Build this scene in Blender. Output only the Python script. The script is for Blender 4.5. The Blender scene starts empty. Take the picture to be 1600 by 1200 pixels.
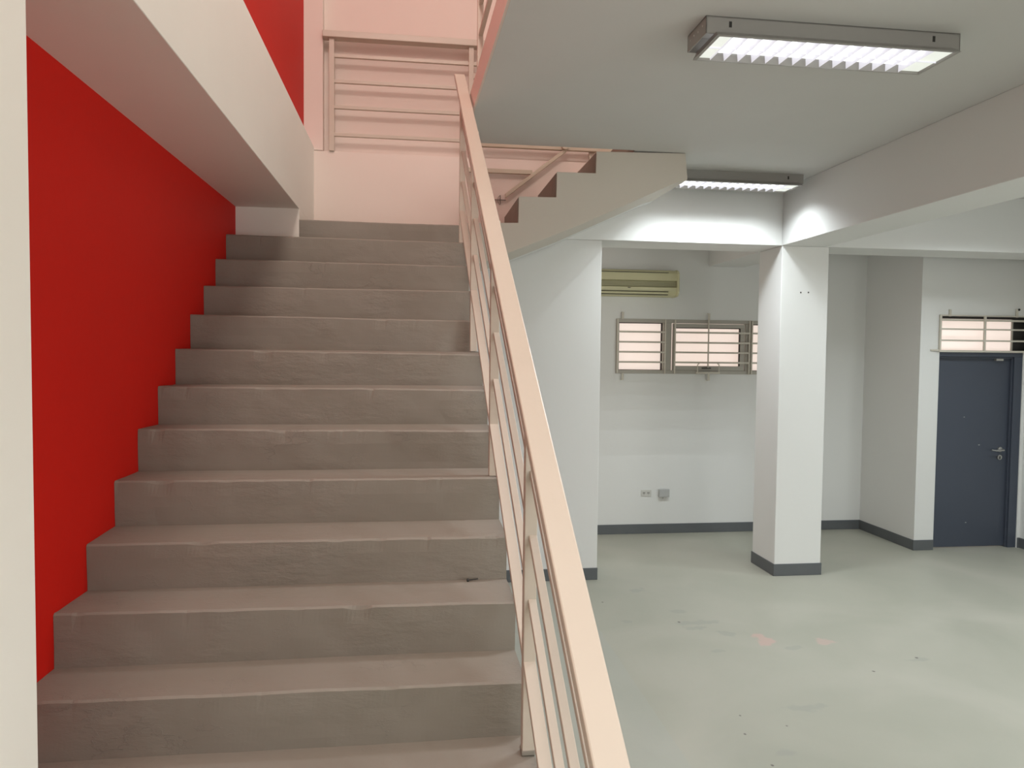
import bpy, bmesh, math, random
from mathutils import Vector, noise, Matrix
random.seed(4)
S = bpy.context.scene
COL = S.collection

# ------------------------------------------------------------------ camera
PITCH, YAW, ROLL, FPX = math.radians(2.42), math.radians(7.578), math.radians(.6156), 1177.5
fw = Vector((math.sin(YAW)*math.cos(PITCH), math.cos(YAW)*math.cos(PITCH), -math.sin(PITCH)))
rt0 = Vector((math.cos(YAW), -math.sin(YAW), 0)); up0 = rt0.cross(fw)
rt = rt0*math.cos(ROLL)+up0*math.sin(ROLL); up = -rt0*math.sin(ROLL)+up0*math.cos(ROLL)
cd = bpy.data.cameras.new('camera'); cam = bpy.data.objects.new('camera', cd); COL.objects.link(cam)
cd.sensor_fit = 'HORIZONTAL'; cd.sensor_width = 36; cd.lens = FPX*36/1600; cd.clip_start = .02; cd.clip_end = 100
M = Matrix((rt, up, -fw)).transposed().to_4x4(); M.translation = Vector((0, 0, 1.98))
cam.matrix_world = M
S.camera = cam

# ------------------------------------------------------------------ world, view
w = bpy.data.worlds.new('world'); S.world = w; w.use_nodes = True
bg = w.node_tree.nodes['Background']; bg.inputs[0].default_value = (1, .86, .78, 1); bg.inputs[1].default_value = .50
S.view_settings.view_transform = 'Standard'; S.view_settings.look = 'None'
S.view_settings.exposure = 1.1; S.view_settings.gamma = 1; S.view_settings.use_curve_mapping = False

def area(name, loc, rot, sx, sy, power, col, spread=180):
    l = bpy.data.lights.new(name, 'AREA'); l.shape = 'RECTANGLE'; l.size = sx; l.size_y = sy; l.energy = power; l.color = col
    l.spread = math.radians(spread)
    o = bpy.data.objects.new(name, l); COL.objects.link(o); o.location = loc; o.rotation_euler = rot
    return o
# daylight of the upper storey's windows coming down the open stairwell
area('stairwell_daylight', (-.2, 1.1, 6.75), (0, 0, 0), 1.6, 7.0, 52, (1, .87, .78))
area('bar_shadow_light', (-.2, 1.0, 6.85), (math.radians(14), 0, 0), 1.3, .8, 40, (1, .88, .80))  # added compact light that casts the railing-bar shadows; the roof has no hatch
# added fill light from behind the viewer; the front wall has no glazing
area('front_fill_light', (2.6, -3.12, 1.75), (math.radians(90), 0, 0), 6.0, 2.0, 23, (1, .98, .95))
# added fill light from the near right, brightening column and rail; no window there
area('side_fill_light', (6.2, -1.1, 1.9), (0, math.radians(90), 0), 1.5, 3.4, 56, (1, .99, .97))

# ------------------------------------------------------------------ materials
def mat(name, col, rough=.6, metal=0, bump=0, bscale=40, var=0, vscale=2.5, spec=.5, emit=None, estr=0, detail=4):
    m = bpy.data.materials.new(name); m.use_nodes = True; nt = m.node_tree; N = nt.nodes; Lk = nt.links
    b = N['Principled BSDF']; b.inputs['Base Color'].default_value = (*col, 1); b.inputs['Roughness'].default_value = rough
    b.inputs['Metallic'].default_value = metal; b.inputs['Specular IOR Level'].default_value = spec
    tc = N.new('ShaderNodeNewGeometry')
    if var:
        n = N.new('ShaderNodeTexNoise'); n.inputs['Scale'].default_value = vscale; n.inputs['Detail'].default_value = detail
        Lk.new(tc.outputs['Position'], n.inputs['Vector'])
        mx = N.new('ShaderNodeMixRGB'); mx.inputs[1].default_value = (*[c*(1-var) for c in col], 1); mx.inputs[2].default_value = (*[min(1, c*(1+var)) for c in col], 1)
        Lk.new(n.outputs['Fac'], mx.inputs[0]); Lk.new(mx.outputs[0], b.inputs['Base Color'])
    if bump:
        n = N.new('ShaderNodeTexNoise'); n.inputs['Scale'].default_value = bscale; n.inputs['Detail'].default_value = 5
        Lk.new(tc.outputs['Position'], n.inputs['Vector'])
        bp = N.new('ShaderNodeBump'); bp.inputs['Strength'].default_value = bump; bp.inputs['Distance'].default_value = .004
        Lk.new(n.outputs['Fac'], bp.inputs['Height']); Lk.new(bp.outputs[0], b.inputs['Normal'])
    if emit:
        b.inputs['Emission Color'].default_value = (*emit, 1); b.inputs['Emission Strength'].default_value = estr
    return m

WHITE = mat('white_wall_paint', (.74, .75, .73), .55, bump=.12, bscale=22, var=.025, vscale=1.2)
CEIL = mat('ceiling_paint', (.62, .62, .60), .8, bump=.06, bscale=30, var=.02)
CREAM = mat('cream_wall_paint', (.84, .80, .73), .6, bump=.15, bscale=18, var=.03)
PINKW = mat('pink_lit_wall_paint', (.76, .65, .585), .65, bump=.12, bscale=18, var=.03, vscale=1.5)  # pale walls with the pink of the stairwell light mixed into their colour
RED = mat('red_wall_paint', (.60, .010, .004), .6, spec=.18, bump=.15, bscale=26, var=.06, vscale=1.5)
BASEB = mat('dark_grey_baseboard_paint', (.105, .115, .12), .5, var=.08, vscale=8)
RAIL = mat('beige_rail_enamel', (.565, .49, .41), .38, var=.03, vscale=5, bump=.05, bscale=60)
RAILG = mat('grey_beige_rail_enamel', (.52, .45, .35), .45)
DOOR = mat('blue_grey_door_enamel', (.060, .072, .098), .42, var=.06, vscale=3)
STEEL = mat('brushed_steel', (.55, .55, .53), .28, metal=1)
ALU = mat('painted_window_frame', (.42, .40, .35), .5)
GRILLE = mat('painted_grille_bars', (.60, .57, .49), .5)
DARK = mat('dark_gasket', (.03, .028, .025), .7)
HOUSE = mat('white_fixture_enamel', (.33, .32, .30), .3)
ACP = mat('yellowed_plastic', (.60, .58, .36), .45)
ACD = mat('yellowed_plastic_recess', (.36, .34, .2), .55)
PLAS = mat('ivory_plastic', (.60, .60, .56), .4)
PLASG = mat('grey_plastic', (.45, .46, .45), .45)
BLACK = mat('black_plastic', (.015, .014, .013), .5)
LOUV = mat('bright_louver', (.5, .5, .53), .35, emit=(.93, .92, 1), estr=.26)  # blades, reflector and end plates glow by emission in place of reflected tube light
LOUVB = mat('lamp_reflector', (.6, .6, .6), .3, emit=(.98, .98, 1), estr=.42)
LOUVE = mat('lamp_end_plate', (.6, .6, .57), .4, emit=(.95, 1, .92), estr=.30)
TUBE = mat('fluorescent_tube_glass', (.9, .9, .9), .3, emit=(.96, .97, 1), estr=.9)
GLOW = mat('frosted_window_glass', (.8, .74, .7), .5, emit=(1, .82, .73), estr=.29)

# stair: grey floor paint brushed over rough screed
def stair_mat():
    m = mat('grey_stair_paint', (.36, .335, .295), .62)
    nt = m.node_tree; N = nt.nodes; Lk = nt.links; b = N['Principled BSDF']
    g = N.new('ShaderNodeNewGeometry')
    n1 = N.new('ShaderNodeTexNoise'); n1.inputs['Scale'].default_value = 2.2; n1.inputs['Detail'].default_value = 4
    mp = N.new('ShaderNodeMapping'); mp.inputs['Scale'].default_value = (1, 1, 3); Lk.new(g.outputs['Position'], mp.inputs[0]); Lk.new(mp.outputs[0], n1.inputs['Vector'])
    mx = N.new('ShaderNodeMixRGB'); mx.inputs[1].default_value = (.225, .198, .160, 1); mx.inputs[2].default_value = (.268, .242, .208, 1)
    Lk.new(n1.outputs['Fac'], mx.inputs[0]); Lk.new(mx.outputs[0], b.inputs['Base Color'])
    a = N.new('ShaderNodeTexNoise'); a.inputs['Scale'].default_value = 9; a.inputs['Detail'].default_value = 8; a.inputs['Roughness'].default_value = .62
    mp2 = N.new('ShaderNodeMapping'); mp2.inputs['Scale'].default_value = (.8, 1, 1.9); Lk.new(g.outputs['Position'], mp2.inputs[0]); Lk.new(mp2.outputs[0], a.inputs['Vector'])
    v = N.new('ShaderNodeTexVoronoi'); v.feature = 'DISTANCE_TO_EDGE'; v.inputs['Scale'].default_value = 5.5
    ma = N.new('ShaderNodeVectorMath'); ma.operation = 'MULTIPLY_ADD'; ma.inputs[1].default_value = (.35, .35, .35)
    Lk.new(a.outputs['Color'], ma.inputs[0]); Lk.new(g.outputs['Position'], ma.inputs[2]); Lk.new(ma.outputs[0], v.inputs['Vector'])
    cr = N.new('ShaderNodeValToRGB'); cr.color_ramp.elements[0].position = 0; cr.color_ramp.elements[1].position = .035
    Lk.new(v.outputs['Distance'], cr.inputs[0])
    n3 = N.new('ShaderNodeTexNoise'); n3.inputs['Scale'].default_value = 3.0
    Lk.new(g.outputs['Position'], n3.inputs['Vector'])
    c3 = N.new('ShaderNodeValToRGB'); c3.color_ramp.elements[0].position = .54; c3.color_ramp.elements[1].position = .66
    Lk.new(n3.outputs['Fac'], c3.inputs[0])
    mu = N.new('ShaderNodeMath'); mu.operation = 'MULTIPLY'; iv = N.new('ShaderNodeMath'); iv.operation = 'SUBTRACT'; iv.inputs[0].default_value = 1
    Lk.new(cr.outputs[0], iv.inputs[1]); Lk.new(iv.outputs[0], mu.inputs[0]); Lk.new(c3.outputs[0], mu.inputs[1])
    ad = N.new('ShaderNodeMath'); ad.operation = 'MULTIPLY_ADD'; ad.inputs[1].default_value = .09
    mr = N.new('ShaderNodeMapRange'); mr.inputs[3].default_value = .10; mr.inputs[4].default_value = 1.0
    n4 = N.new('ShaderNodeTexNoise'); n4.inputs['Scale'].default_value = 2.6; Lk.new(g.outputs['Position'], n4.inputs['Vector'])
    c4 = N.new('ShaderNodeValToRGB'); c4.color_ramp.elements[0].position = .45; c4.color_ramp.elements[1].position = .68
    Lk.new(n4.outputs['Fac'], c4.inputs[0]); Lk.new(c4.outputs[0], mr.inputs[0])
    am = N.new('ShaderNodeMath'); am.operation = 'MULTIPLY'; Lk.new(a.outputs['Fac'], am.inputs[0]); Lk.new(mr.outputs[0], am.inputs[1])
    Lk.new(mu.outputs[0], ad.inputs[0]); Lk.new(am.outputs[0], ad.inputs[2])
    bp = N.new('ShaderNodeBump'); bp.inputs['Strength'].default_value = .8; bp.inputs['Distance'].default_value = .012
    Lk.new(ad.outputs[0], bp.inputs['Height']); Lk.new(bp.outputs[0], b.inputs['Normal'])
    return m
STAIR = stair_mat()

def floor_mat():
    m = mat('painted_concrete_floor', (.44, .46, .40), .42, spec=.4)
    nt = m.node_tree; N = nt.nodes; Lk = nt.links; b = N['Principled BSDF']
    g = N.new('ShaderNodeNewGeometry')
    def math_(op, a=None, bb=None, va=None, vb=None):
        q = N.new('ShaderNodeMath'); q.operation = op
        for i, (l, v) in enumerate(((a, va), (bb, vb))):
            if l is not None: Lk.new(l, q.inputs[i])
            elif v is not None: q.inputs[i].default_value = v
        return q.outputs[0]
    n = N.new('ShaderNodeTexNoise'); n.inputs['Scale'].default_value = 1.1; n.inputs['Detail'].default_value = 7; n.inputs['Distortion'].default_value = .8
    Lk.new(g.outputs['Position'], n.inputs['Vector'])
    mx = N.new('ShaderNodeMixRGB'); mx.inputs[1].default_value = (.335, .338, .277, 1); mx.inputs[2].default_value = (.405, .397, .335, 1)
    r = N.new('ShaderNodeValToRGB'); r.color_ramp.elements[0].position = .3; r.color_ramp.elements[1].position = .7
    Lk.new(n.outputs['Fac'], r.inputs[0]); Lk.new(r.outputs[0], mx.inputs[0])
    sx = N.new('ShaderNodeSeparateXYZ'); Lk.new(g.outputs['Position'], sx.inputs[0])
    # second paint pass: a faintly greyer strip along the stair side
    st = math_('LESS_THAN', sx.outputs[0], None, None, 1.34)
    m2 = N.new('ShaderNodeMixRGB'); m2.inputs[2].default_value = (.36, .38, .345, 1)
    Lk.new(math_('MULTIPLY', st, None, None, .35), m2.inputs[0]); Lk.new(mx.outputs[0], m2.inputs[1])
    last = m2.outputs[0]
    wn = N.new('ShaderNodeTexNoise'); wn.inputs['Scale'].default_value = 9; wn.inputs['Detail'].default_value = 4
    Lk.new(g.outputs['Position'], wn.inputs['Vector'])
    def stain(x, y, rx, ry, col, fac, thr=.5):
        nonlocal last
        dx = math_('DIVIDE', math_('SUBTRACT', sx.outputs[0], None, None, x), None, None, rx)
        dy = math_('DIVIDE', math_('SUBTRACT', sx.outputs[1], None, None, y), None, None, ry)
        d = math_('SQRT', math_('ADD', math_('MULTIPLY', dx, dx), math_('MULTIPLY', dy, dy)))
        e = math_('ADD', d, math_('MULTIPLY', math_('SUBTRACT', wn.outputs['Fac'], None, None, .5), None, None, 3.0))
        k = N.new('ShaderNodeValToRGB'); k.color_ramp.elements[0].position = thr; k.color_ramp.elements[0].color = (fac, fac, fac, 1)
        k.color_ramp.elements[1].position = min(1, thr+.35); k.color_ramp.elements[1].color = (0, 0, 0, 1)
        Lk.new(e, k.inputs[0])
        q = N.new('ShaderNodeMixRGB'); q.inputs[2].default_value = (*col, 1)
        Lk.new(k.outputs[0], q.inputs[0]); Lk.new(last, q.inputs[1]); last = q.outputs[0]
    stain(2.44, 4.90, .09, .13, (.56, .36, .32), .6)
    stain(2.83, 4.81, .11, .06, (.56, .38, .34), .5)
    gy = (.27, .28, .25)
    for x, y, a, c in ((1.89, 6.04, .09, .07), (2.04, 5.50, .09, .06), (2.02, 5.15, .10, .05), (2.20, 5.02, .08, .08), (2.05, 4.72, .09, .05),
                       (1.58, 5.33, .05, .05), (2.55, 4.72, .10, .04), (2.2, 3.9, .14, .05), (3.3, 4.45, .12, .04), (1.85, 3.45, .07, .05), (2.1, 5.25, .2, .06)):
        stain(x, y, a, c, gy, .4)
    for x, y in ((1.513, 5.768), (1.967, 5.278), (3.298, 4.48), (2.886, 4.314), (1.795, 3.855), (1.734, 3.659), (1.735, 3.358), (1.995, 3.719)):
        stain(x, y, .014, .016, (.08, .075, .065), .85, .4)
    Lk.new(last, b.inputs['Base Color'])
    rr = N.new('ShaderNodeMapRange'); rr.inputs[3].default_value = .36; rr.inputs[4].default_value = .52
    Lk.new(n.outputs['Fac'], rr.inputs[0]); Lk.new(rr.outputs[0], b.inputs['Roughness'])
    bp = N.new('ShaderNodeBump'); bp.inputs['Strength'].default_value = .12; bp.inputs['Distance'].default_value = .004
    n2 = N.new('ShaderNodeTexNoise'); n2.inputs['Scale'].default_value = 7; n2.inputs['Detail'].default_value = 6
    Lk.new(g.outputs['Position'], n2.inputs['Vector']); Lk.new(n2.outputs['Fac'], bp.inputs['Height']); Lk.new(bp.outputs[0], b.inputs['Normal'])
    return m
FLOOR = floor_mat()

# ------------------------------------------------------------------ mesh helpers
class MB:
    def __init__(s): s.bm = bmesh.new()
    def box(s, x0, x1, y0, y1, z0, z1):
        v = [s.bm.verts.new(p) for p in ((x0,y0,z0),(x1,y0,z0),(x1,y1,z0),(x0,y1,z0),(x0,y0,z1),(x1,y0,z1),(x1,y1,z1),(x0,y1,z1))]
        for f in ((0,3,2,1),(4,5,6,7),(0,1,5,4),(1,2,6,5),(2,3,7,6),(3,0,4,7)): s.bm.faces.new([v[i] for i in f])
        return s
    def prism(s, pts, a0, a1, axis='Y'):
        """polygon in the other two axes, extruded along axis from a0 to a1"""
        def P(p, a):
            if axis == 'Y': return (p[0], a, p[1])
            if axis == 'X': return (a, p[0], p[1])
            return (p[0], p[1], a)
        A = [s.bm.verts.new(P(p, a0)) for p in pts]; B = [s.bm.verts.new(P(p, a1)) for p in pts]
        n = len(pts); s.bm.faces.new(A); s.bm.faces.new(B[::-1])
        for i in range(n): s.bm.faces.new((A[i], B[i], B[(i+1) % n], A[(i+1) % n]))
        return s
    def bar(s, p0, p1, w_, h_):
        """rectangular bar, top face centred on p0-p1 line's top; w_ across, h_ downwards"""
        p0 = Vector(p0); p1 = Vector(p1); d = (p1-p0).normalized()
        side = d.cross(Vector((0, 0, 1)))
        side = side.normalized() if side.length > 1e-4 else Vector((1, 0, 0))
        vs = []
        for p in (p0, p1):
            for sg, dz in ((-1, 0), (1, 0), (1, -h_), (-1, -h_)):
                vs.append(s.bm.verts.new(p+side*sg*w_/2+Vector((0, 0, dz))))
        for f in ((0,1,2,3),(7,6,5,4),(0,4,5,1),(1,5,6,2),(2,6,7,3),(3,7,4,0)): s.bm.faces.new([vs[i] for i in f])
        return s
    def tube(s, p0, p1, r, n=12, caps=True):
        p0 = Vector(p0); p1 = Vector(p1); d = (p1-p0).normalized()
        a = d.orthogonal().normalized(); b = d.cross(a)
        R = [[s.bm.verts.new(p+(a*math.cos(2*math.pi*i/n)+b*math.sin(2*math.pi*i/n))*r) for i in range(n)] for p in (p0, p1)]
        for i in range(n): s.bm.faces.new((R[0][i], R[0][(i+1) % n], R[1][(i+1) % n], R[1][i]))
        if caps: s.bm.faces.new(R[0][::-1]); s.bm.faces.new(R[1])
        return s
    def build(s, name, m, parent=None, bevel=0, smooth=False, kind=None, label=None, seg=2):
        bmesh.ops.recalc_face_normals(s.bm, faces=s.bm.faces)
        if parent is not None:
            off = parent['_o'] if '_o' in parent else (0, 0, 0)
            bmesh.ops.translate(s.bm, verts=s.bm.verts, vec=-Vector(off))
        me = bpy.data.meshes.new(name); s.bm.to_mesh(me); s.bm.free()
        me.materials.append(m)
        o = bpy.data.objects.new(name, me); COL.objects.link(o)
        if parent is not None:
            o.parent = parent
            if '_o' in parent: o['_o'] = list(parent['_o'])
        if bevel:
            b = o.modifiers.new('bevel', 'BEVEL'); b.width = bevel; b.segments = seg; b.limit_method = 'ANGLE'; b.angle_limit = math.radians(40)
        if smooth:
            for p in me.polygons: p.use_smooth = True
        if kind: o['kind'] = kind
        if label: o['label'] = label
        return o

def thing(name, label, cat, loc, group=None, kind=None):
    o = bpy.data.objects.new(name, None); COL.objects.link(o); o.location = loc; o['_o'] = list(loc)
    o.empty_display_size = .1
    o['label'] = label; o['category'] = cat
    if group: o['group'] = group
    if kind: o['kind'] = kind
    return o
def struct(mb, name, m, label, cat, bevel=0):
    o = mb.build(name, m, bevel=bevel, kind='structure', label=label); o['category'] = cat
    return o
def tag(o, label, cat, group=None):
    o['label'] = label; o['category'] = cat
    if group: o['group'] = group
    return o

# ================================================================== SETTING
H = 3.44          # ceiling underside
BZ = 2.943        # underside of the beams
def slab_edge(y): return .462-.02*y
struct(MB().box(-2, 6.6, -3.3, 8.3, -.15, 0), 'floor', FLOOR, 'pale grey-green painted concrete floor with scuffs and two pink stains', 'floor')
# floor slab between the storeys, notched round the stairwell
slab = MB()
slab.prism([(slab_edge(-1.5), -1.5), (6.5, -1.5), (6.5, 5.325), (slab_edge(5.325), 5.325)], H, 3.575, 'Z')
slab.prism([(1.585, 5.325), (6.5, 5.325), (6.5, 8.2), (1.585, 8.2)], H, 3.575, 'Z')
slab.prism([(.3, 6.45), (1.585, 6.45), (1.585, 8.2), (.3, 8.2)], H, 3.575, 'Z')
slab.prism([(-1.9, -3.2), (6.5, -3.2), (6.5, -1.5), (-1.9, -1.5)], H, 3.575, 'Z')
struct(slab, 'ceiling', CEIL, 'flat off-white ceiling over the room, cut away at the stairwell', 'ceiling')
struct(MB().prism([(slab_edge(-1.5)-.012, -1.5), (slab_edge(-1.5), -1.5), (slab_edge(5.325), 5.325), (slab_edge(5.325)-.012, 5.325)], H+.001, 3.60, 'Z'),
       'trim_1', PINKW, 'pinkish plastered edge of the upper floor along the stairwell', 'slab edge')

# left side of the stairwell
struct(MB().box(-1.45, -1.187, 1.5, 6.5, 0, BZ+.2), 'wall_left', RED, 'saturated red wall running up beside the stairs below the beam', 'wall')
struct(MB().box(-1.45, -.769, 1.5, 6.14, BZ, 3.569), 'trim_2', CREAM, 'cream plastered beam crossing above the left side of the stairs', 'beam', bevel=.003)
struct(MB().box(-1.187, -.769, 5.337, 6.14, 2.69, BZ), 'trim_3', CREAM, 'small cream block under the far end of the stairwell beam', 'block')
struct(MB().box(-1.45, -.846, 1.5, 6.14, 3.569, 7.0), 'wall_left_upper', RED, 'red wall showing above the cream beam', 'wall')
struct(MB().box(-1.45, -.769, -.6, 1.656, 0, 7.0), 'trim_4', CREAM, 'cream column face at the near left of the stairs', 'column', bevel=.004)
# back of the stairwell
wb = MB(); wb.box(-1.45, -.70, 6.125, 6.7, 3.545, 7.0)
struct(wb, 'trim_5', PINKW, 'pale pink upright pier beside the landing railing', 'pier', bevel=.003)
par = MB(); par.prism([(-.80, 2.5), (.33, 2.5), (.34, 2.605), (.80, 2.805), (1.27, 3.015), (1.97, 3.335), (2.2, 3.435), (2.2, 3.54), (-.80, 3.54)], 6.12, 6.31)
struct(par, 'wall_back_parapet', PINKW, 'beige-pink low wall at the back of the stair landing', 'wall', bevel=.003)
struct(MB().box(-.72, 3.2, 6.215, 6.62, 3.44, 7.0), 'wall_back_upper', PINKW, 'pale pink wall behind the landing railing', 'wall')
# upper storey roof and outer walls
struct(MB().box(-1.45, 6.5, -3.2, 6.6, 7.0, 7.1), 'ceiling_upper', CEIL, 'ceiling of the storey above', 'ceiling')
struct(MB().box(-1.45, 2.2, -3.3, -3.2, 3.6, 7.0), 'wall_front_upper', PINKW, 'wall of the storey above behind the viewer', 'wall')

# pier wall under the second flight
pw = MB().box(-1.187, 1.613, 6.36, 6.76, 0, BZ+.02)
struct(pw, 'wall_pier', WHITE, 'white wall end below the upper stair flight, left of the alcove', 'wall', bevel=.004)
# beams of the room
struct(MB().box(.9, 3.226, 6.31, 6.75, BZ, H), 'trim_6', WHITE, 'white ceiling beam between the upper flight and the square column', 'beam', bevel=.004)
struct(MB().box(3.636, 6.29, 6.31, 6.75, BZ, H), 'trim_7', WHITE, 'white ceiling beam running right from the square column to the wall', 'beam', bevel=.004)
struct(MB().box(3.226, 3.636, -3.2, 8.0, BZ, H), 'trim_8', WHITE, 'long white ceiling beam running over the top of the square column', 'beam', bevel=.004)
# square column
struct(MB().box(3.226, 3.668, 6.309, 6.749, 0, BZ), 'column', WHITE, 'white square column with a dark grey skirting band', 'column', bevel=.006)
def skirt(name, label, *boxes):
    b = MB()
    for q in boxes: b.box(*q)
    struct(b, name, BASEB, label, 'baseboard', bevel=.003)
skirt('baseboard_column', 'dark grey skirting band around the square column', (3.218, 3.676, 6.301, 6.757, 0, .108))
skirt('baseboard_pier', 'dark grey skirting band on the wall end left of the alcove', (-1.18, 1.617, 6.352, 6.765, 0, .105))
# alcove back wall with the window opening
WX0, WX1, WZ0, WZ1 = 2.20, 4.46, 1.765, 2.352
ab = MB()
ab.box(1.0, WX0, 7.963, 8.15, 0, H); ab.box(WX1, 5.10, 7.963, 8.15, 0, H)
ab.box(WX0, WX1, 7.963, 8.15, 0, WZ0); ab.box(WX0, WX1, 7.963, 8.15, WZ1, H)
struct(ab, 'wall_back', WHITE, 'white back wall of the alcove around the barred window', 'wall')
struct(MB().box(5.094, 5.309, 7.021, 8.15, 0, H), 'wall_right_corner', WHITE, 'white wall corner between the alcove and the door', 'wall')
dw = MB(); dw.box(5.309, 6.6, 7.021, 7.2, 2.395, H); dw.box(6.255, 6.6, 7.021, 7.2, 0, 2.035); dw.box(6.37, 6.6, 7.021, 7.2, 2.035, 2.395)
struct(dw, 'wall_door', WHITE, 'white wall above and beside the blue-grey door', 'wall')
struct(MB().box(6.29, 6.5, -3.3, 7.021, 0, H), 'wall_right', WHITE, 'white right wall of the room', 'wall')
struct(MB().box(-1.9, 6.5, -3.3, -3.2, 0, H), 'wall_front', WHITE, 'white wall of the room behind the viewer', 'wall')
struct(MB().box(-1.9, -1.45, -3.3, 1.5, 0, H), 'wall_left_near', WHITE, 'white wall beside the foot of the stairs', 'wall')
skirt('baseboard_back', 'dark grey baseboard along the alcove back wall', (1.613, 5.094, 7.951, 7.963, 0, .105))
skirt('baseboard_right', 'dark grey baseboard around the wall corner left of the door', (5.082, 5.094, 7.012, 7.951, 0, .105), (5.082, 5.305, 7.009, 7.021, 0, .105))
skirt('baseboard_door_side', 'dark grey baseboard right of the blue-grey door', (6.278, 6.29, -3.2, 7.021, 0, .105), (6.262, 6.29, 7.009, 7.021, 0, .105))

# ================================================================== STAIRS
R_, T_, Y1 = .18, .2672, 2.396
DZ = {1:(.009,.003),2:(.008,-.001),3:(-.005,-.008),4:(.004,.001),5:(.008,-.005),6:(.003,-.008),7:(-.001,-.014),8:(.005,-.004),9:(.003,.003),10:(.008,.002),11:(.016,.008),12:(-.011,-.014)}
def step_mesh(i, x0, x1, y0, y1, zt, zb, dl=0, dr=0, nx=110, off=0):
    """one cast step: wobbly riser, worn nosing, uneven tread"""
    m = MB(); bm = m.bm; rows = []
    for k in range(nx+1):
        t = k/nx; x = x0+(x1-x0)*t
        dz = dl+(dr-dl)*t+.0022*noise.noise((x*3.1, i*7.3, 1))+.0012*noise.noise((x*17, i*3.3, 5))
        chip = max(0, noise.noise((x*8.5, i*5.1, 9))-.28)*.02+max(0, noise.noise((x*23, i*9.1, 3))-.3)*.012
        def wy(z): return .006*noise.noise((x*2.3, z*6, i*4.7+off))+.0022*noise.noise((x*11, z*14, i*2.7+off))
        def wz(y): return .003*noise.noise((x*2, y*5, i*1.9+off))
        pr = [(y0+.012+wy(zb), zb)]
        for q in (.0, .25, .5, .75): 
            z = zt-.19+.17*q; pr.append((y0+.006*(1-q)+wy(z), z))
        pr.append((y0+.001+chip*.6+wy(zt), zt+dz-.007-chip))
        pr.append((y0+.008+chip*.4+wy(zt), zt+dz-chip*.3))
        for q in (.15, .45, .8): 
            y = y0+(y1-y0)*q; pr.append((y, zt+dz*(1-q)+wz(y)))
        ye = y1+(.03 if i < 11 else -.002); pr.append((ye, zt)); pr.append((ye, zb))
        rows.append([bm.verts.new((x, a, b)) for a, b in pr])
    n = len(rows[0])
    for k in range(nx):
        for j in range(n):
            bm.faces.new((rows[k][j], rows[k+1][j], rows[k+1][(j+1) % n], rows[k][(j+1) % n]))
    bm.faces.new(rows[0][::-1]); bm.faces.new(rows[-1])
    return m
st = thing('staircase', 'wide grey-painted concrete staircase climbing beside the red wall', 'staircase', (-.4, 1.33, 0))
for i in range(-3, 12):
    y0 = Y1+(i-1)*T_; zt = .90+(i-1)*R_
    xr = .386 if i < 1 else (.376 if i <= 7 else .357)
    dl, dr = DZ.get(i, (0, 0))
    zb = max(0.0, zt-.30)
    step_mesh(i, -1.186, xr, y0, y0+T_, zt, zb, dl, dr).build('step', STAIR, st, smooth=False)
# landing
lm = step_mesh(12, -.768, .338, 5.335, 6.118, 2.88, 2.60, *DZ[12]); lm.build('landing', STAIR, st)
MB().prism([(1.345, .001), (1.81, .001), (5.335, 2.375), (5.47, 2.47), (6.10, 2.47), (6.10, 2.598), (5.32, 2.598), (5.32, 2.684)], -1.18, .336, 'X').build('stair_slab', WHITE, st, label='white sloping slab and underside of the stairs')

# second flight, turning right from the landing
f2 = thing('staircase', 'short upper stair flight with a beige stepped side rising right to the ceiling', 'staircase', (1.1, 5.335, 2.5))
side = [(.34, 2.545), (.679, 2.684), (1.174, 2.889), (1.56, 3.068), (1.891, 3.221), (1.985, 3.25), (1.965, 3.438)]
top = [(1.302, 3.422), (1.300, 3.268), (1.016, 3.266), (1.014, 3.086), (.744, 3.082), (.742, 2.897), (.34, 2.884)]
body = MB().prism(side+[(1.302, 3.422)]+top[1:], 5.335, 6.118)
MB().prism(side[:6]+[(1.97, 3.33), (1.27, 3.01), (.80, 2.80), (.34, 2.60)], 6.118, 6.335).build('soffit_slab', WHITE, f2, label='white underside at the back of the flight')
body.build('flight_side', mat('warm_grey_wall_paint', (.60, .56, .49), .6, bump=.15, bscale=20, var=.03), f2, bevel=.0025, label='beige-painted stepped side of the flight')
TREAD = STAIR
for k, (x, z) in enumerate(((.742, 3.072), (1.014, 3.256), (1.302, 3.412))):
    MB().box(x-.004, x+.004, 5.345, 6.118, z-.178, z).build('riser', TREAD, f2, label='brown-grey riser')
MB().box(1.575, 1.583, 5.345, 6.118, 3.42, 3.60).build('riser', TREAD, f2, label='brown-grey riser')

# ================================================================== STAIR RAILING
SL = .6737
def railx(y): return .375-.0134*y
def postx(y): return .397-.0134*y
rg = thing('stair_railing', 'beige metal stair railing with a wide flat handrail and four sloping bars', 'railing', (.37, 2.29, .72))
YB, YT = .95, 5.13
HW, HT = .0685, .038
h = MB(); h.bar((railx(YB), YB, SL*YB+.38), (railx(YT), YT, SL*YT+.38), HW, HT)
h.build('handrail', RAIL, rg, bevel=.004, label='wide flat handrail, beige and slightly chipped')
POSTS = [(1.27, .0), (2.29, .72), (3.25, 1.439), (4.22, 1.979), (5.11, 2.706)]
for n, (y, zb) in enumerate(POSTS):
    x = postx(y)
    pass
    MB().box(x-.0195, x+.0195, y-.0195, y+.0195, zb+.003, SL*y+.352).build('post', RAIL, rg, bevel=.0025)
    if n == 1:
        MB().box(x-.022, x+.022, y-.022, y+.022, zb+.004, zb+.02).build("base_cuff", STAIR, rg, bevel=.003, label='grey paint cuff round the foot of the post')
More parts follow.
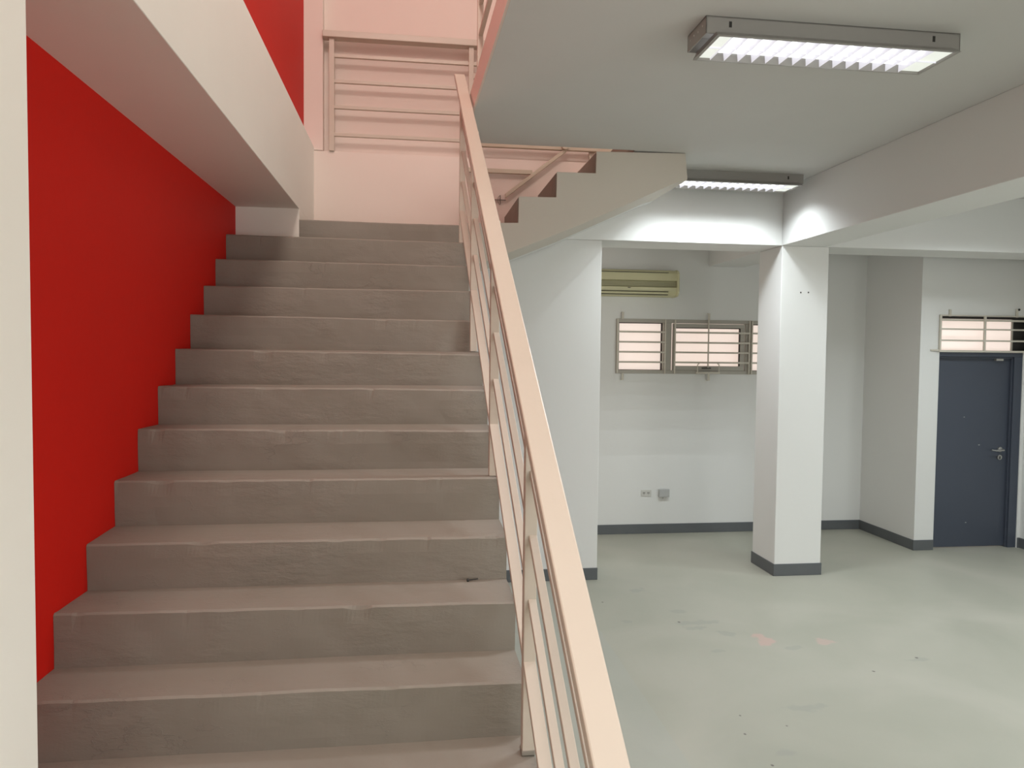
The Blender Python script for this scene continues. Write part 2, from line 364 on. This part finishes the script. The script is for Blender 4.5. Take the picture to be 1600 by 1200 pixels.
for n in range(len(POSTS)-1):
    y0 = POSTS[n][0]+.018; y1 = POSTS[n+1][0]-.018
    for lv, (off, ww) in enumerate(((-.508, .039), (-.312, .025), (-.112, .025), (.088, .025))):
        dx = 0 if lv == 0 else .006
        MB().bar((postx(y0)+dx, y0, SL*y0+off), (postx(y1)+dx, y1, SL*y1+off), ww, .024).build('rail_bar', RAIL, rg, bevel=.002)

# back railing on the landing parapet
br = thing('guard_railing', 'beige metal railing with horizontal bars on the low wall behind the landing', 'railing', (0, 6.15, 3.54))
MB().box(-.70, 3.2, 6.075, 6.165, 4.405, 4.455).build('handrail', RAIL, br, bevel=.004)
for x in (-.632, .457, 1.45):
    MB().box(x-.02, x+.02, 6.10, 6.14, 3.54, 4.407).build('post', RAIL, br, bevel=.0025)
for z in (4.268, 4.072, 3.873, 3.660):
    MB().box(-.615, 3.2, 6.108, 6.136, z-.004, z+.022).build('rail_bar', RAIL, br, bevel=.002)
MB().box(.44, 3.2, 6.06, 6.10, 3.617, 3.648).build('lower_bar', RAILG, br, bevel=.003, label='thicker grey-beige bottom bar')
MB().box(.476, .70, 6.10, 6.13, 4.16, 4.20).build('short_bar', RAIL, br, bevel=.002)

# railing along the upper floor edge
ur = thing('guard_railing', 'beige metal railing on the upper floor edge seen through the stairwell opening', 'railing', (.43, 5.2, 3.575))
def ux(y): return .556-.02*y
for y in (5.235, 3.9, 2.55, 1.2):
    MB().box(ux(y)-.02, ux(y)+.02, y-.02, y+.02, 3.575, 4.72).build('post', RAIL, ur, bevel=.0025)
for z in (3.74, 3.94, 4.15, 4.36):
    MB().bar((ux(.1), .1, z), (ux(5.2), 5.2, z), .028, .028).build('rail_bar', RAIL, ur, bevel=.002)
MB().bar((ux(.1), .1, 4.76), (ux(5.28), 5.28, 4.76), .07, .04).build('handrail', RAIL, ur, bevel=.004)

# wall handrail of the second flight
wr = thing('wall_handrail', 'thin grey-beige angled handrail on the wall of the upper flight', 'handrail', (.73, 6.08, 3.24))
MB().bar((.735, 6.075, 3.25), (1.235, 6.075, 3.645), .03, .036).build('sloping_bar', RAILG, wr, bevel=.003)
MB().bar((.42, 6.08, 3.447), (.955, 6.08, 3.447), .03, .034).build('level_bar', RAILG, wr, bevel=.003)
b = MB().tube((1.215, 6.03, 3.645), (1.215, 6.10, 3.645), .03, 16); b.build('elbow_bracket', RAILG, wr, bevel=.003)
b = MB(); b.box(.655, .745, 6.10, 6.112, 3.204, 3.210); b.box(.697, .703, 6.10, 6.112, 3.175, 3.245)
for k in range(10):
    a0 = math.pi/2+math.pi*k/10; a1 = math.pi/2+math.pi*(k+1)/10
    b.tube((.70+.02*math.cos(a0), 6.10, 3.205+.035*math.sin(a0)), (.70+.02*math.cos(a1), 6.10, 3.205+.035*math.sin(a1)), .002, 6)
b.build('wall_bracket', mat('bracket_grey', (.2, .17, .14), .6), wr, label='small crossed bracket on the wall')
for x, z in ((.80, 3.29), (1.1, 3.527), (.5, 3.43)):
    MB().tube((x, 6.075, z-.01), (x, 6.125, z-.01), .006, 8).build('bracket', RAILG, wr)

# ================================================================== CEILING LIGHTS
LAMP_W = 3.6
def make_light(loc, label):
    """1.2 m surface fixture, local origin at the ceiling, centre of the box"""
    t = thing('ceiling_light', label, 'light', loc, 'louvered fluorescent ceiling lights')
    t['_o'] = [0, 0, 0]
    hs = MB()
    # channel box (open below)
    for q in ((-.6, .6, -.11, -.105, -.075, 0), (-.6, .6, .105, .11, -.075, 0), (-.6, -.595, -.11, .11, -.075, 0), (.595, .6, -.11, .11, -.075, 0), (-.6, .6, -.11, .11, -.006, 0)): hs.box(*q)
    hs.build('housing', HOUSE, t)
    sk = MB(); X0, X1 = -.565, .575; YA, YB_ = -.155, .135; zt, zb = -.068, -.098
    # flared reflector skirt
    def ring(x0, x1, y0, y1, z): return [sk.bm.verts.new(p) for p in ((x0, y0, z), (x1, y0, z), (x1, y1, z), (x0, y1, z))]
    A = ring(X0+.01, X1-.012, -.112, .108, zt); B = ring(X0, X1, YA, YB_, zb); C_ = ring(X0+.014, X1-.014, YA+.014, YB_-.014, zb-.002); D = ring(X0+.02, X1-.02, -.105, .10, zt+.004)
    for P, Q in ((A, B), (B, C_), (C_, D)):
        for k in range(4): sk.bm.faces.new((P[k], P[(k+1) % 4], Q[(k+1) % 4], Q[k]))
    sk.build('reflector_rim', HOUSE, t)
    x0, x1 = X0+.018, X1-.018; ya, yb = YA+.018, YB_-.016; yc, yd = -.108, .102; cz, bz = -.097, -.069
    yt = lambda z, lo: (ya+(yc-ya)*(z-cz)/(bz-cz)) if lo else (yb+(yd-yb)*(z-cz)/(bz-cz))
    MB().box(x0, x1, yc, yd, bz, bz+.002).build('reflector', LOUVB, t)
    lv = MB(); ym = (ya+yb)/2
    lv.prism([(ym-.0015, cz), (ym+.0015, cz), (ym+.006, bz), (ym-.006, bz)], x0, x1, 'X')
    n = 14; xa, xb = x0+.06, x1-.10
    for k in range(n+1):
        x = xa+(xb-xa)*k/n
        vs = [lv.bm.verts.new(p) for p in ((x-.001, ya, cz), (x+.001, ya, cz), (x+.001, yb, cz), (x-.001, yb, cz), (x-.012, yc, bz), (x+.012, yc, bz), (x+.012, yd, bz), (x-.012, yd, bz))]
        for f in ((0,3,2,1),(4,5,6,7),(0,1,5,4),(1,2,6,5),(2,3,7,6),(3,0,4,7)): lv.bm.faces.new([vs[i] for i in f])
    lv.build('louver', LOUV, t)
    for p, q in ((x0, xa), (xb, x1)):
        MB().box(p, q, ya+.006, yb-.006, cz+.006, cz+.009).build('end_plate', LOUVE, t)
    for yy in (-.058, .050):
        tb = MB().tube((xa, yy, -.080), (xb, yy, -.080), .008, 14); tb.build('tube', TUBE, t, smooth=False)
    for yy, zz in ((-.07, -.03), (-.02, -.035), (.03, -.03), (.07, -.035)):
        MB().tube((-.602, yy, zz), (-.599, yy, zz), .004, 8).build('end_hole', PLAS, t)
    for sx_ in (-.49, .47):
        MB().box(sx_-.006, sx_+.006, -.1115, -.109, -.045, -.02).build('keyhole_slot', DARK, t)
    MB().tube((-.5, -.10, .0), (-.5, -.10, -.012), .022, 16).build('conduit_cap', HOUSE, t) if False else None
    l = bpy.data.lights.new('lamp_light', 'SPOT'); l.energy = LAMP_W; l.color = (.90, .96, 1); l.shadow_soft_size = 0
    l.spot_size = math.radians(140); l.spot_blend = 1.0
    for k in range(4):
        for q, yy in enumerate((-.105, -.055, -.008, .042, .09)):
            o = bpy.data.objects.new('lamp_light', l); COL.objects.link(o); o.parent = t; o.location = (-.46+.27*k+.045*(q % 3), yy, -.099)
    return t
def copy_tree(o, parent=None):
    c = o.copy(); COL.objects.link(c); c.parent = parent
    for ch in list(o.children): copy_tree(ch, c)
    return c
L1 = make_light((1.85, 3.285, H), 'louvered white fluorescent fixture lit on the ceiling near the stairwell edge')
for loc, lab in (((2.53, 5.905, H), 'louvered fluorescent fixture lit on the ceiling by the beam, partly behind the stair flight'),
                 ((1.85, .3, H), 'louvered fluorescent fixture lit on the ceiling over the viewer'),
                 ((4.95, 3.2, H), 'louvered fluorescent fixture lit in the bay beyond the long beam'),
                 ((4.95, 5.5, H), 'louvered fluorescent fixture lit in the bay before the door'),
                 ((4.95, .3, H), 'louvered fluorescent fixture lit in the near right bay')):
    c = copy_tree(L1); c.location = loc; c['label'] = lab

# ================================================================== WINDOW 1 (alcove)
wn = thing('window_1', 'wide low window with three frosted panes behind grey bars', 'window', (3.4, 7.98, WZ0), kind='structure')
fr = MB(); yf0, yf1 = 7.955, 8.02
fr.box(WX0-.012, WX1+.012, yf0, yf1, WZ1-.035, WZ1+.004); fr.box(WX0-.012, WX1+.012, yf0, yf1, WZ0-.004, WZ0+.035)
for a, b_ in ((WX0-.012, WX0+.025), (2.722, 2.815), (3.665, 3.745), (4.10, 4.18), (WX1-.02, WX1+.012)): fr.box(a, b_, yf0, yf1, WZ0+.035, WZ1-.035)
fr.build('window_frame', ALU, wn, bevel=.004)
for a, b_ in ((WX0+.025, 2.722), (3.745, 4.10), (4.18, WX1-.02)):
    MB().box(a, b_, 8.03, 8.035, WZ0+.035, WZ1-.035).build('pane', GLOW, wn, label='frosted pane glowing pinkish with daylight')
    g = MB(); t_ = .008
    g.box(a, b_, 8.0, 8.03, WZ1-.035-t_, WZ1-.035); g.box(a, b_, 8.0, 8.03, WZ0+.035, WZ0+.035+t_*.6)
    g.box(b_-t_, b_, 8.0, 8.03, WZ0+.035, WZ1-.035); g.box(a, a+.004, 8.0, 8.03, WZ0+.035, WZ1-.035)
    g.build('gasket', DARK, wn)
sa = MB(); A, B_ = 2.83, 3.65
sa.box(A, B_, 7.945, 7.985, 2.268, 2.312); sa.box(A, B_, 7.945, 7.985, 1.80, 1.85); sa.box(A, A+.03, 7.945, 7.985, 1.85, 2.268); sa.box(B_-.05, B_, 7.945, 7.985, 1.85, 2.268)
so = sa.build('sash', ALU, wn, bevel=.003, label='awning sash frame')
MB().box(2.80, 3.68, 8.03, 8.035, 1.79, 2.33).build('pane', GLOW, wn, label='frosted pane glowing pinkish with daylight')
g = MB(); g.box(A+.03, B_-.05, 7.95, 7.975, 2.26, 2.268); g.box(B_-.058, B_-.05, 7.95, 7.975, 1.85, 2.268); g.build('gasket', DARK, so)
MB().box(3.16, 3.26, 7.925, 7.945, 1.822, 1.832).build('window_latch', BLACK, so)
# grille in front of it
gr = thing('window_grille', 'grey-beige security grille of horizontal bars fixed over the alcove window', 'grille', (3.4, 7.93, WZ0))
yg = 7.93
for z in (2.215, 2.105, 1.997, 1.888):
    MB().box(2.20, 2.735, yg-.008, yg+.008, z-.010, z+.010).build('grille_bar', GRILLE, gr, bevel=.002)
    MB().box(2.845, 3.70, yg-.008, yg+.008, z-.010, z+.010).build('grille_bar', GRILLE, gr, bevel=.002)
    MB().box(3.72, 4.46, yg-.008, yg+.008, z-.010, z+.010).build('grille_bar', GRILLE, gr, bevel=.002)
for x, z0, z1 in ((2.735, 1.765, 2.352), (2.20, 1.765, 2.352), (2.845, 1.765, 2.352), (3.70, 1.765, 2.352), (3.73, 1.765, 2.352), (3.225, 1.83, 2.36), (4.46, 1.765, 2.352)):
    MB().box(x-.007, x+.007, yg-.007, yg+.007, z0, z1).build('grille_upright', GRILLE, gr, bevel=.002)
for x, z in ((2.255, 2.352), (3.228, 2.352), (2.262, 1.765), (3.235, 1.765)):
    s = 1 if z > 2 else -1
    m_ = MB(); z2 = z+s*.075; m_.box(x-.012, x+.012, yg-.004, yg+.004, min(z, z2), max(z, z2)); m_.box(x-.012, x+.012, yg, 7.963, min(z2, z2-s*.008), max(z2, z2-s*.008))
    m_.build('mounting_tab', GRILLE, gr, bevel=.002)
m_ = MB()
for p, q in (((3.10, 1.77), (3.10, 1.865)), ((3.10, 1.865), (3.125, 1.885)), ((3.125, 1.885), (3.32, 1.885)), ((3.32, 1.885), (3.345, 1.865)), ((3.345, 1.865), (3.345, 1.77))):
    m_.tube((p[0], yg-.02, p[1]), (q[0], yg-.02, q[1]), .006, 8)
m_.box(3.09, 3.355, yg-.024, yg+.004, 1.765, 1.785)
m_.build('latch_opening_hoop', GRILLE, gr)

# ================================================================== DOOR + TRANSOM
d = thing('door_1', 'dark blue-grey flush door with a lever handle under a barred transom', 'door', (5.75, 7.1, 0), kind='structure')
MB().box(5.312, 6.172, 7.085, 7.125, .008, 1.985).build('door_leaf', DOOR, d, bevel=.002)
f = MB(); f.box(6.165, 6.256, 7.03, 7.14, 0, 1.985); f.box(5.309, 6.256, 7.03, 7.14, 1.985, 2.035); f.box(6.155, 6.172, 7.055, 7.085, 0, 1.965); f.box(5.309, 6.17, 7.055, 7.085, 1.965, 1.985)
f.build('door_frame', DOOR, d, bevel=.003)
hd = MB().tube((6.075, 7.085, 1.022), (6.075, 7.072, 1.022), .026, 20); ho = hd.build('handle_rose', STEEL, d)
lv = MB(); lv.tube((6.075, 7.075, 1.022), (6.075, 7.03, 1.022), .010, 12); lv.tube((6.085, 7.032, 1.02), (5.985, 7.032, 1.016), .010, 12); lv.tube((5.985, 7.032, 1.016), (5.95, 7.038, 1.022), .008, 12)
lv.build('door_handle', STEEL, ho, smooth=False)
kl = MB().tube((6.075, 7.085, .94), (6.075, 7.073, .94), .026, 20); ko = kl.build('lock_rose', STEEL, d)
MB().box(6.070, 6.080, 7.070, 7.074, .922, .952).build('keyhole', BLACK, ko)
MB().box(5.975, 6.055, 7.05, 7.085, 1.945, 1.965).build('door_closer_clip', mat('zinc', (.5, .49, .45), .4, metal=.7), d, label='small light metal clip at the top of the door')
for x, z, r in ((5.66, 1.36, .006), (5.84, 1.07, .008), (5.72, .26, .007)):
    MB().box(x-r, x+r, 7.083, 7.0855, z-r*.5, z+r*.5).build('paint_chip', PLASG, d)

tw = thing('window_2', 'barred transom window with a pinkish frosted pane above the blue-grey door', 'window', (5.78, 7.1, 2.035), kind='structure')
MB().box(5.309, 6.19, 7.12, 7.125, 2.045, 2.392).build('pane', GLOW, tw, label='frosted pane glowing pinkish with daylight')
MB().box(6.20, 6.37, 7.12, 7.125, 2.045, 2.392).build('dark_pane', DARK, tw, label='dark end pane')
m_ = MB(); m_.box(5.309, 6.37, 7.06, 7.12, 2.372, 2.396); m_.build('top_gap', DARK, tw)
m_ = MB(); m_.box(5.309, 6.37, 7.07, 7.12, 2.036, 2.05); m_.box(6.185, 6.20, 7.105, 7.12, 2.05, 2.37); m_.build('window_frame', ALU, tw)
tg = thing('window_grille', 'cream security grille of horizontal bars over the transom above the door', 'grille', (5.78, 7.01, 2.035))
for z, t_ in ((2.401, .010), (2.262, .017), (2.147, .018), (2.038, .020)):
    MB().box(5.296, 6.29, 7.0, 7.016, z-t_/2, z+t_/2).build('grille_bar', GRILLE, tg, bevel=.002)
MB().box(5.309, 6.27, 7.03, 7.045, 2.345, 2.365).build('grille_bar', GRILLE, tg, bevel=.002)
for x in (5.300, 5.795): MB().box(x-.010, x+.010, 6.998, 7.018, 2.03, 2.406).build('grille_upright', GRILLE, tg, bevel=.002)
for x, z0, z1 in ((5.405, 2.39, 2.46), (6.155, 2.39, 2.475)): MB().box(x-.012, x+.012, 7.005, 7.020, z0, z1).build('mounting_tab', GRILLE, tg, bevel=.002)
MB().box(5.205, 5.30, 7.005, 7.020, 2.038, 2.055).build('mounting_tab', GRILLE, tg, bevel=.002)
MB().tube((6.17, 7.004, 2.47), (6.17, 7.0, 2.47), .012, 12).build('bolt_head', DARK, tg)

# ================================================================== AIR CONDITIONER
ac = thing('air_conditioner', 'yellowed wall-mounted air conditioner high on the alcove wall, left end hidden', 'air conditioner', (2.35, 7.96, 2.59))
prof = [(7.962, 2.872), (7.83, 2.872), (7.79, 2.862), (7.772, 2.835), (7.765, 2.757), (7.80, 2.752), (7.80, 2.692), (7.762, 2.686), (7.768, 2.645), (7.80, 2.605), (7.86, 2.592), (7.962, 2.592)]
b = MB(); b.prism(prof, 1.88, 2.815, 'X'); b.build('body', ACP, ac, bevel=.006, seg=3)
MB().prism([(7.961, 2.874), (7.82, 2.876), (7.775, 2.858), (7.757, 2.83), (7.752, 2.64), (7.79, 2.594), (7.87, 2.588), (7.961, 2.588)], 2.795, 2.822, 'X').build('end_cap', ACP, ac, bevel=.008, seg=3)
gl = MB()
for k in range(5): gl.box(1.9, 2.79, 7.788, 7.80, 2.695+k*.012, 2.699+k*.012)
gl.build('intake_grille', ACD, ac)
MB().box(1.9, 2.70, 7.764, 7.79, 2.838, 2.843).build('panel_gap', DARK, ac)
MB().box(1.9, 2.70, 7.758, 7.80, 2.637, 2.641).build('flap_gap', DARK, ac)
b = MB().box(1.9, 2.70, 7.762, 7.775, 2.612, 2.634); b.build('air_flap', ACP, ac, bevel=.003)
MB().box(1.9, 2.70, 7.775, 7.80, 2.604, 2.609).build('flap_gap', DARK, ac)
MB().box(2.255, 2.285, 7.758, 7.764, 2.672, 2.679).build('indicator', BLACK, ac, label='small dark indicator')

# ================================================================== SOCKET, JUNCTION BOX, SCREW
so = thing('wall_socket', 'ivory twin wall socket low on the alcove wall left of the grey box', 'socket', (2.56, 7.963, .45))
MB().box(2.503, 2.617, 7.955, 7.963, .414, .484).build('cover_plate', PLAS, so, bevel=.002)
for x in (2.535, 2.585):
    s_ = MB(); s_.box(x-.012, x-.008, 7.9535, 7.9555, .442, .460); s_.box(x+.004, x+.008, 7.9535, 7.9555, .442, .460); s_.box(x-.012, x+.008, 7.954, 7.9552, .449, .453); s_.tube((x-.002, 7.9535, .434), (x-.002, 7.9555, .434), .003, 8)
    s_.build('outlet', DARK, so)
jb = thing('junction_box', 'small grey surface-mounted box low on the alcove wall right of the socket', 'junction box', (2.76, 7.963, .45))
MB().box(2.697, 2.815, 7.925, 7.963, .407, .493).build('box_body', PLASG, jb, bevel=.003)
MB().box(2.699, 2.813, 7.921, 7.926, .409, .491).build('box_lid', PLASG, jb, bevel=.002)
MB().tube((2.75, 7.945, .407), (2.75, 7.945, .385), .007, 10).build('cable_stub', PLASG, jb)
sc = thing('screw', 'small dark screw lying on a lower stair tread', 'screw', (.235, 2.915, 1.083))
MB().tube((.222, 2.913, 1.0855), (.262, 2.925, 1.0865), .0024, 8).build('shank', BLACK, sc)
MB().tube((.218, 2.912, 1.086), (.224, 2.9135, 1.086), .006, 10).build('head', BLACK, sc)
ch = thing('wall_plug_hole', 'two small plug holes high on the front of the square column', 'wall holes', (3.45, 6.309, 2.535))
m_ = MB(); m_.tube((3.410, 6.309, 2.535), (3.410, 6.3075, 2.535), .007, 10); m_.build('hole', DARK, ch)
m_ = MB(); m_.tube((3.482, 6.309, 2.537), (3.482, 6.3075, 2.537), .007, 10); m_.build('hole', DARK, ch)

for o in bpy.data.objects:
    if '_o' in o: del o['_o']
